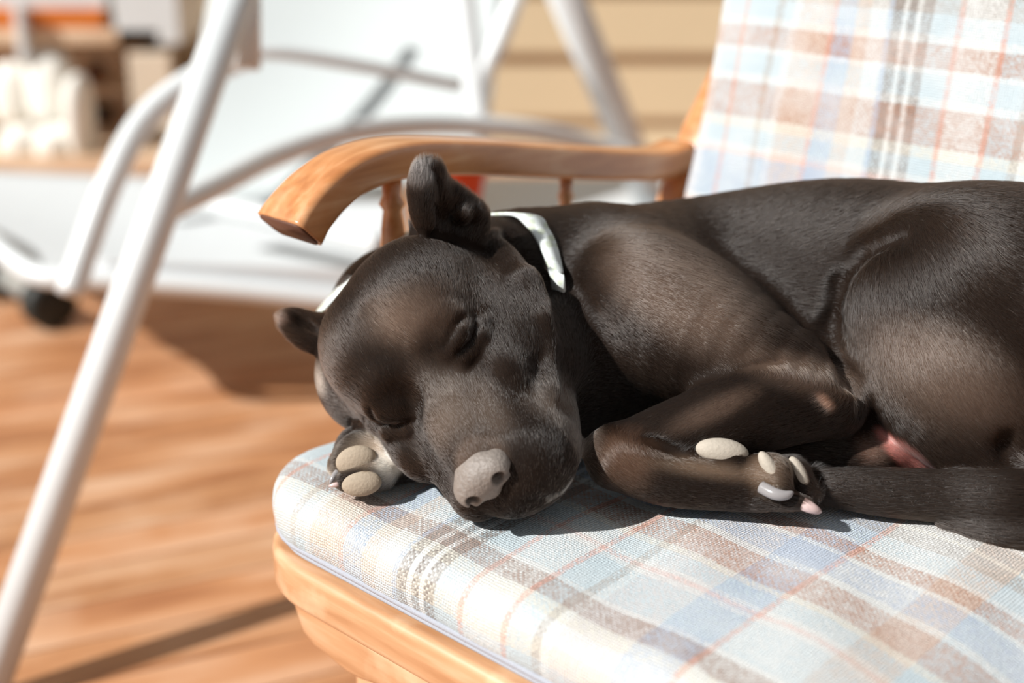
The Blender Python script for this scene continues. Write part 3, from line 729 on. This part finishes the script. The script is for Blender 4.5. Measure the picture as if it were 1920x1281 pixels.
def surface_nets(F, xs, ys, zs):
    ins = F < 0; nx, ny, nz = F.shape
    cnt = np.zeros((nx-1, ny-1, nz-1), np.int8)
    for a in (0, 1):
        for b in (0, 1):
            for c in (0, 1): cnt += ins[a:nx-1+a, b:ny-1+b, c:nz-1+c]
    act = (cnt > 0) & (cnt < 8); I, J, K = np.nonzero(act)
    idx = np.full(act.shape, -1, np.int32); idx[I, J, K] = np.arange(len(I))
    S = np.zeros((len(I), 3)); n = np.zeros(len(I)); off = [(a, b, c) for a in (0, 1) for b in (0, 1) for c in (0, 1)]
    G = (xs, ys, zs)
    for p in off:
        for ax in range(3):
            if p[ax]: continue
            q = list(p); q[ax] = 1
            v0 = F[I+p[0], J+p[1], K+p[2]]; v1 = F[I+q[0], J+q[1], K+q[2]]
            m = (v0 < 0) != (v1 < 0)
            t = np.where(m, v0/np.where(v0 == v1, 1, v0-v1), 0)
            A0 = np.stack([xs[I+p[0]], ys[J+p[1]], zs[K+p[2]]], -1); A1 = np.stack([xs[I+q[0]], ys[J+q[1]], zs[K+q[2]]], -1)
            S += np.where(m[:, None], A0 + (A1-A0)*t[:, None], 0); n += m
    V = S/n[:, None]; Q = []
    for ax in range(3):
        a = [slice(None)]*3; b = [slice(None)]*3; a[ax] = slice(0, -1); b[ax] = slice(1, None)
        ch = ins[tuple(a)] != ins[tuple(b)]; I, J, K = np.nonzero(ch)
        E_ = [I, J, K]; o = [k for k in range(3) if k != ax]
        ok = np.ones(len(I), bool)
        for k in o: ok &= (E_[k] > 0) & (E_[k] < F.shape[k]-1)
        I, J, K = I[ok], J[ok], K[ok]; E_ = [I, J, K]
        def cell(da, db):
            c = [I.copy(), J.copy(), K.copy()]; c[o[0]] = c[o[0]]+da; c[o[1]] = c[o[1]]+db; return idx[c[0], c[1], c[2]]
        q = np.stack([cell(-1, -1), cell(0, -1), cell(0, 0), cell(-1, 0)], -1)
        flip = ins[I, J, K] if ax != 1 else ~ins[I, J, K]
        q[~flip] = q[~flip][:, ::-1]; Q.append(q)
    return V, np.concatenate(Q)
Vc, Qc = surface_nets(Fd, gx, gy, gz)
MAIN = (gx, gy, gz, Fd)
def main_hit(px, py, off=0.):
    global gx, gy, gz, Fd
    keep_ = (gx, gy, gz, Fd); gx, gy, gz, Fd = MAIN; r = hit(px, py, off); gx, gy, gz, Fd = keep_; return r
# keep the largest connected skin, relax it a little
def relax(V, Q, it=3, lam=.5):
    E_ = np.concatenate([Q[:, [0, 1]], Q[:, [1, 2]], Q[:, [2, 3]], Q[:, [3, 0]]])
    n = np.bincount(E_.ravel(), minlength=len(V)).astype(float); n[n == 0] = 1
    for i in range(it):
        for l in (lam, -lam*.96):
            S = np.zeros_like(V)
            for a, b in ((0, 1), (1, 0)):
                for k in range(3): S[:, k] += np.bincount(E_[:, a], V[E_[:, b], k], len(V))
            V = V + l*(S/n[:, None]-V)
    return V
def components(n, Q):
    lab = np.arange(n)
    while True:
        m = lab[Q].min(1); new = lab.copy()
        for k in range(4): np.minimum.at(new, Q[:, k], m)
        new = new[new]
        if (new == lab).all(): return lab
        lab = new
lab = components(len(Vc), Qc); u_, c_ = np.unique(lab, return_counts=True); keep = lab == u_[c_.argmax()]
Qc = Qc[keep[Qc[:, 0]]]; mp_ = np.cumsum(keep)-1; Vc = Vc[keep]; Qc = mp_[Qc]
Vc = relax(Vc, Qc, 4)
print('dog verts', len(Vc), 'islands', len(u_))
def npmesh(V, Q):
    me = bpy.data.meshes.new('mesh'); me.vertices.add(len(V)); me.vertices.foreach_set('co', np.asarray(V, np.float32).ravel())
    k = Q.shape[1]; me.loops.add(Q.size); me.loops.foreach_set('vertex_index', Q.ravel().astype(np.int32))
    me.polygons.add(len(Q)); me.polygons.foreach_set('loop_start', np.arange(0, Q.size, k, dtype=np.int32)); me.update(calc_edges=True); me.validate(); return me
DOG0 = Vector(cw(C3(1400, 800, 1.05))); DOG0.z = SEAT_Z
Wd_ = cw(Vc) - np.array(DOG0)
# orientation check against the volume sign
q = Wd_[Qc]; vol = np.einsum('ij,ij->i', q[:, 0], np.cross(q[:, 1], q[:, 2])).sum()
if vol < 0: Qc = Qc[:, ::-1]
# flow of the coat
def flow_at(pts):
    W = np.zeros(len(pts)); D = np.zeros((len(pts), 3))
    for ra, a, b, rb, f in FLOWS:
        ba = b-a; L = ba@ba
        t = np.clip(((pts-a)@ba)/L, 0, 1) if L > 1e-12 else np.zeros(len(pts))
        d = np.abs(np.linalg.norm(pts-a-t[:, None]*ba, axis=1) - (ra+(rb-ra)*t))
        w = np.exp(-d/.006) + 1e-7; W += w; D += w[:, None]*(f/np.linalg.norm(f))
    return D/W[:, None]
def smooth_field(X, Q, n, it):
    E_ = np.concatenate([Q[:, [0, 1]], Q[:, [1, 2]], Q[:, [2, 3]], Q[:, [3, 0]]]); cnt = np.bincount(E_.ravel(), minlength=n).astype(float); cnt[cnt == 0] = 1
    for i in range(it):
        S = np.zeros_like(X)
        for a, b in ((0, 1), (1, 0)):
            for k in range(3): S[:, k] += np.bincount(E_[:, a], X[E_[:, b], k], n)
        X = .4*X + .6*S/cnt[:, None]
    return X
# coat colours: markings, plus brighter brown painted where sun falls
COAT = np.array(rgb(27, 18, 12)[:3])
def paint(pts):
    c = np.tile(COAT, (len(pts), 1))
    def blob(center, r, col, amt=1., soft=.35, ax=None, rr=None):
        if ax is None: d = np.linalg.norm(pts-center, axis=1)/r
        else:
            q = (pts-center); d = np.sqrt(sum((q@A_/R_)**2 for A_, R_ in zip(ax, rr)))
        w = np.clip((1-d)/soft, 0, 1)*amt; w = w*w*(3-2*w)
        c[:] = c*(1-w[:, None]) + np.array(rgb(*col)[:3])*w[:, None]
    # brown coat patches with sunlight painted in: lit shoulder, forearm, lower thigh, brow, muzzle
    LIT_BROWN = (88, 71, 60)
    blob(C3(1270, 560, 1.0), .07, LIT_BROWN, .9, .55, rotz(40), (.085, .042, .12))
    blob(C3(1490, 700, .97), .05, LIT_BROWN, .8, .6, rotz(15), (.060, .020, .08))
    blob(C3(1330, 770, .94), .05, LIT_BROWN, .7, .7, rotz(-25), (.050, .012, .08))
    blob(C3(1760, 700, .94), .07, LIT_BROWN, .9, .7, rotz(30), (.080, .042, .12))
    blob(C3(780, 590, .96), .05, LIT_BROWN, .9, .8, rotz(-15), (.055, .030, .08))
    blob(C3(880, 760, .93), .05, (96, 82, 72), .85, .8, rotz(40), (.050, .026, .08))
    blob(C3(660, 660, .98), .036, LIT_BROWN, .8, .8)
    blob(HD(-.03, .03, -.055), .045, (120, 106, 96), .75)         # greying muzzle
    blob(HD(-.008, .004, -.034), .026, (104, 84, 74), .7)
    for q_ in ((1082, 876), (1079, 886), (1074, 896), (1068, 905), (1060, 914), (1051, 922), (1041, 930), (1030, 937)): blob(main_hit(*q_), .0034, (196, 190, 180), .45)   # white lip edge
    blob(main_hit(900, 860), .022, (96, 78, 66), .6)
    blob(HD(-.045, 0, .012), .030, (104, 88, 76), .55, .8)
    blob(C3(1678, 842, .985), .034, (206, 132, 122), .95, .35, rotz(42), (.027, .0125, .05))   # bare belly
    blob(C3(1542, 752, .95), .02, (196, 160, 140), .9, .5, rotz(40), (.0125, .0060, .02))      # elbow callus
    blob(C3(1175, 858, .93), .028, (112, 82, 64), .7, .8)
    blob(C3(1330, 880, .925), .03, (120, 98, 80), .6, .8, rotz(8), (.065, .010, .03))
    blob(C3(1440, 890, .92), .02, (132, 108, 88), .7, .7)
    blob(C3(692, 866, .985), .040, (176, 156, 136), .85, .4, rotz(-20), (.034, .023, .022))              # pale fur round the pads
    blob(C3(732, 874, .975), .015, (220, 212, 200), .9, .6)
    blob(C3(540, 600, 1.03), .008, (110, 90, 80), .5)
    blob(C3(786, 330, .965), .014, (104, 96, 92), .6)
    blob(C3(612, 712, 1.02), .018, (190, 176, 164), .7, .8)               # white chest fur below the far ear
    blob(C3(1630, 842, .965), .016, (120, 90, 76), .6, .8)
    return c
dog = link('dog', npmesh(Wd_, Qc), None)
dog.location = DOG0
tag(dog, 'dark brown short haired dog asleep curled up on the plaid cushion', 'dog')
ca = dog.data.color_attributes.new('coat', 'FLOAT_COLOR', 'POINT')
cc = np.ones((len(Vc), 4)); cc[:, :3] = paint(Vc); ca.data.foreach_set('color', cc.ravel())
m, nt, ns, ln, b = newmat('short_dark_coat')
at = N(ns, 'ShaderNodeAttribute'); at.attribute_name = 'coat'
tc = N(ns, 'ShaderNodeTexCoord'); nz = N(ns, 'ShaderNodeTexNoise'); ln.new(tc.outputs['Object'], nz.inputs[0]); nz.inputs['Scale'].default_value = 26; nz.inputs['Detail'].default_value = 5
ln.new(mixc(ns, ln, math_(ns, ln, 'MULTIPLY', nz.outputs[0], .5), at.outputs[0], rgb(30, 22, 18)), b.inputs['Base Color'])
b.inputs['Roughness'].default_value = .7; b.inputs['Specular IOR Level'].default_value = .08
n2 = N(ns, 'ShaderNodeTexNoise'); ln.new(tc.outputs['Object'], n2.inputs[0]); n2.inputs['Scale'].default_value = 600
bp = N(ns, 'ShaderNodeBump'); bp.inputs['Strength'].default_value = .35; bp.inputs['Distance'].default_value = .0006
ln.new(n2.outputs[0], bp.inputs['Height']); ln.new(bp.outputs[0], b.inputs['Normal'])
M_COAT = m; dog.data.materials.append(m)

# --- fine parts: nose leather, pads, claws
def new_field(c, half, step):
    global gx, gy, gz, Fd, BIG
    gx, gy, gz = [np.arange(c[k]-half[k], c[k]+half[k], step).astype(np.float32) for k in range(3)]
    Fd = np.full((len(gx), len(gy), len(gz)), BIG, np.float32)
def finish(name, mat, parent, it=3):
    V, Q = surface_nets(Fd, gx, gy, gz); V = relax(V, Q, it); W = cw(V)-np.array(DOG0)
    q = W[Q]; vol = np.einsum('ij,ij->i', q[:, 0], np.cross(q[:, 1], q[:, 2])).sum()
    return link(name, npmesh(W, Q[:, ::-1] if vol < 0 else Q), mat, parent)
FK = len(FLOWS)
M_NOSE = plain('taupe_nose_leather', rgb(140, 130, 122), .5, .35, 420, 1.0)
M_PAD = plain('tan_paw_pad_skin', rgb(170, 154, 134), .8, .25, 500, .45)
M_PADL = plain('pale_pad_skin', rgb(182, 172, 158), .75, .2, 500, .4)
M_CLAW = plain('grey_claw_horn', rgb(150, 146, 146), .22, .2, 90)
M_CLAWP = plain('pink_claw_horn', rgb(206, 180, 176), .3, .15, 90)
NO = Uh*.0025 - Lh*.0005
def HN(f, l, u): return HD(f, l, u) + NO
new_field(HN(0, 0, -.004), (.032, .032, .03), .00055)
ell(HN(-.0030, 0, -.000), (.0115, .0175, .0095), HX, .004)
ell(HN(-.0095, 0, .003), (.0120, .0130, .0070), HX, .006)
for s in (-1, 1):
    ell(HN(-.0010, s*.0130, -.0030), (.0098, .0078, .0085), HX, .007)
    ell(HN(-.0070, s*.0160, -.0055), (.0075, .0050, .0055), HX, .006)
ell(HN(.0025, 0, -.008), (.0075, .0070, .0080), HX, .007)
for s in (-1, 1):
    cone(HN(.0105, s*.0116, .0002), HN(-.0070, s*.0112, -.0015), .0050, .0030, .0016, op='cut')
    cone(HN(.0095, s*.0135, -.0030), HN(.0020, s*.0205, -.0080), .0024, .0014, .0018, op='cut')
cone(HN(.0120, 0, .002), HN(.0100, 0, -.016), .0004, .0008, .0014, op='cut')
finish('nose', M_NOSE, dog)
def pad(px, py, r, deg, mat=M_PAD, off=.002):
    c = main_hit(px, py, off); new_field(c, (max(r)*1.25,)*3, .0007); ell(c, r, rotz(deg), .003)
    return finish('paw_pad', mat, dog, 2)
pad(667, 863, (.0140, .0098, .0056), -16, off=.0025)
pad(678, 907, (.0138, .0086, .0056), -8, off=.0025)
pad(1354, 846, (.0175, .0085, .0080), 8, M_PADL, .0068)
pad(1444, 878, (.0125, .0050, .0060), 58, M_PADL, .0050)
pad(1499, 890, (.0130, .0052, .0060), 64, M_PADL, .0050)
def claw(pts, r, mat):
    p3 = [main_hit(x, y, o) for x, y, o in pts]
    path = catmull([Vector(cw(p))-DOG0 for p in p3], 8); n = len(path)
    sc = [(math.sqrt(max(.02, 1-(i/(n-1))**2.2)),)*2 for i in range(n)]
    V, F = sweep(path, circ(r, 14), Vector((0, 0, 1)), sc); return link('claw', mesh(V, F), mat, dog)
def claw_abs(pts, r, mat):
    path = catmull([Vector(cw(C3(*p)))-DOG0 for p in pts], 8); n = len(path)
    sc = [(math.sqrt(max(.02, 1-(i/(n-1))**2.2)),)*2 for i in range(n)]
    V, F = sweep(path, circ(r, 14), Vector((0, 0, 1)), sc); return link('claw', mesh(V, F), mat, dog)
claw_abs([(1428, 914, .914), (1452, 926, .9075), (1472, 929, .906), (1488, 923, .907)], .0042, M_CLAW)
claw_abs([(1486, 934, .918), (1508, 946, .912), (1524, 954, .910), (1540, 961, .911)], .0046, M_CLAWP)
claw_abs([(634, 884, .975), (626, 894, .972), (618, 908, .970)], .0024, M_CLAW)
claw_abs([(645, 905, .970), (630, 909, .968), (616, 912, .968)], .0020, M_CLAWP)
del FLOWS[FK:]

# --- collar band round the neck
edge_a = [main_hit(940, 404, -.002), main_hit(985, 424, -.002), main_hit(1016, 474, -.002), main_hit(1034, 540, -.002), C3(1030, 640, 1.05), C3(900, 760, 1.08),
          C3(700, 720, 1.055), C3(602, 640, 1.045), C3(598, 600, 1.05), C3(640, 550, 1.065), C3(700, 490, 1.08), C3(810, 430, 1.09)]
edge_b = [main_hit(992, 406, -.002), main_hit(1030, 438, -.002), main_hit(1049, 490, -.002), main_hit(1056, 545, -.002), C3(1060, 650, 1.07), C3(900, 770, 1.10),
          C3(700, 730, 1.075), C3(594, 642, 1.065), C3(590, 596, 1.07), C3(636, 540, 1.085), C3(700, 480, 1.10), C3(830, 412, 1.11)]
def closed_spline(q, m=8):
    q = [Vector(p) for p in q]; n = len(q); out = []
    for i in range(n):
        a, b, c, d = q[i-1], q[i], q[(i+1) % n], q[(i+2) % n]
        for k in range(m):
            t = k/m; out.append(.5*((2*b)+(-a+c)*t+(2*a-5*b+4*c-d)*t*t+(-a+3*b-3*c+d)*t**3))
    return out
def collar_mesh():
    ea, eb = closed_spline(edge_a), closed_spline(edge_b); n = len(ea); V, F = [], []
    ctr = sum(ea, Vector())/n; th = .0024
    for p, q in zip(ea, eb):
        o = ((p+q)/2-ctr); w_ = (q-p).normalized(); o = (o-w_*o.dot(w_)).normalized()*th
        for r in (p, q, q+o, p+o): V.append(Vector(cw(np.array(r)))-DOG0)
    for i in range(n):
        for k in range(4): F.append((i*4+k, i*4+(k+1) % 4, ((i+1) % n)*4+(k+1) % 4, ((i+1) % n)*4+k))
    return mesh(V, F)
m, nt, ns, ln, b = newmat('pale_patterned_webbing')
tc = N(ns, 'ShaderNodeTexCoord'); vo = N(ns, 'ShaderNodeTexVoronoi'); ln.new(tc.outputs['Object'], vo.inputs[0]); vo.inputs['Scale'].default_value = 130
cr = N(ns, 'ShaderNodeValToRGB'); ln.new(vo.outputs['Distance'], cr.inputs[0]); e = cr.color_ramp.elements
e[0].position = .3; e[0].color = rgb(200, 208, 190); e[1].position = .5; e[1].color = rgb(222, 228, 226)
ln.new(cr.outputs[0], b.inputs['Base Color']); b.inputs['Roughness'].default_value = .8
cl = link('collar', collar_mesh(), m, dog); cl['label'] = 'pale patterned webbing collar'

# --- the short coat itself, strand by strand
def make_fur(nh):
    nv = len(Vc); Q0 = Qc
    fn = np.cross(Vc[Q0[:, 2]]-Vc[Q0[:, 0]], Vc[Q0[:, 3]]-Vc[Q0[:, 1]]); VN = np.zeros((nv, 3))
    for k in range(4):
        for c in range(3): VN[:, c] += np.bincount(Q0[:, k], fn[:, c], nv)
    vw = -Vc/np.linalg.norm(Vc, axis=1)[:, None]; near = Vc[:, 2] < np.median(Vc[:, 2])
    if (np.einsum('ij,ij->i', VN, vw)[near]).sum() < 0: VN = -VN
    VN /= np.linalg.norm(VN, axis=1)[:, None]+1e-12; VN = smooth_field(VN, Q0, nv, 2)
    VF = smooth_field(flow_at(Vc), Q0, nv, 40)
    T = np.concatenate([Q0[:, [0, 1, 2]], Q0[:, [0, 2, 3]]]); a, b, c = Vc[T[:, 0]], Vc[T[:, 1]], Vc[T[:, 2]]
    ar = np.linalg.norm(np.cross(b-a, c-a), axis=1); cen = (a+b+c)/3
    face = np.einsum('ij,ij->i', VN[T[:, 0]], -cen/np.linalg.norm(cen, axis=1)[:, None])
    w = ar*np.where(face > -.35, 1, .0)*np.where(cen[:, 0] < .44, 1, 0)*np.where(cen[:, 0] < .09, 1.4, 1.0)
    ix = rng.choice(len(T), nh, p=w/w.sum())
    u, v = rng.random(nh), rng.random(nh); f = u+v > 1; u[f], v[f] = 1-u[f], 1-v[f]; t0 = 1-u-v
    bl = lambda X: X[T[ix, 0]]*t0[:, None] + X[T[ix, 1]]*u[:, None] + X[T[ix, 2]]*v[:, None]
    R, nn, fl = bl(Vc), bl(VN), bl(VF); nn /= np.linalg.norm(nn, axis=1)[:, None]+1e-12
    fl /= np.linalg.norm(fl, axis=1)[:, None]+1e-9; fl += rng.normal(0, .11, fl.shape)
    fl -= nn*np.einsum('ij,ij->i', fl, nn)[:, None]; fl /= np.linalg.norm(fl, axis=1)[:, None]+1e-9
    dn = np.linalg.norm(R-NT, axis=1)
    Ln = np.where(dn < .06, .0032, np.where(dn < .2, .0048, .0075))*rng.uniform(.7, 1.25, nh)
    tail = (R[:, 0] > .19) & ((R[:, 1]/R[:, 2]*FPX+CY) > 880); Ln = np.where(tail, .0125, Ln)
    pale = np.linalg.norm(R-C3(735, 868, .975), axis=1) < .017; Ln = np.where(pale, .008, Ln)
    lift = rng.uniform(.10, .30, nh); lift = np.where(tail, .25, lift)
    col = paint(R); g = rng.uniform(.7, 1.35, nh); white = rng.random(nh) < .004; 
    mz = (np.linalg.norm(R-HD(-.02, .02, -.04), axis=1) < .05) & (rng.random(nh) < .10)
    col = col*g[:, None]; col[white | mz] = np.array(rgb(170, 156, 142)[:3])
    keepm = np.ones(nh, bool)
    keepm &= np.linalg.norm(R-HD(-.001, 0, -.002)-NO, axis=1) > .0155
    for px_, py_, rr_ in ((660, 864, .0125), (676, 906, .0115), (1354, 846, .012)): keepm &= np.linalg.norm(R-main_hit(px_, py_), axis=1) > rr_*.8
    R, nn, fl, Ln, lift, col = [q_[keepm] for q_ in (R, nn, fl, Ln, lift, col)]; n = len(R)
    K = 4; pts = np.zeros((n, K, 3)); rad = np.zeros((n, K))
    for k in range(K):
        t = k/(K-1); up = lift*(t - .55*t*t)
        pts[:, k] = R + fl*(Ln*t)[:, None] + nn*(Ln*up)[:, None] - nn*.0002; rad[:, k] = .000074*(1-.8*t)
    W = cw(pts.reshape(-1, 3)) - np.array(DOG0)
    cu = bpy.data.hair_curves.new('fur'); cu.add_curves([K]*n)
    cu.attributes['position'].data.foreach_set('vector', W.astype(np.float32).ravel())
    ra = cu.attributes.get('radius') or cu.attributes.new('radius', 'FLOAT', 'POINT'); ra.data.foreach_set('value', rad.astype(np.float32).ravel())
    c4 = np.ones((n, 4), np.float32); c4[:, :3] = col; at = cu.attributes.new('coat', 'FLOAT_COLOR', 'CURVE'); at.data.foreach_set('color', c4.ravel())
    o = bpy.data.objects.new('fur', cu); COL.objects.link(o); o.parent = dog
    m = bpy.data.materials.new('short_glossy_hair'); m.use_nodes = True; ns = m.node_tree.nodes; ln = m.node_tree.links; ns.remove(ns['Principled BSDF'])
    h = ns.new('ShaderNodeBsdfHairPrincipled'); h.model = 'CHIANG'; h.parametrization = 'COLOR'; a_ = ns.new('ShaderNodeAttribute'); a_.attribute_name = 'coat'
    ln.new(a_.outputs[0], h.inputs['Color']); h.inputs['Roughness'].default_value = .30; h.inputs['Radial Roughness'].default_value = .4; h.inputs['Random Roughness'].default_value = .2; h.inputs['Coat'].default_value = .0; h.inputs['IOR'].default_value = 1.58; h.inputs['Coat'].default_value = .25
    ln.new(h.outputs[0], ns['Material Output'].inputs[0]); cu.materials.append(m); o['kind'] = 'stuff'
    return o
make_fur(NHAIR)
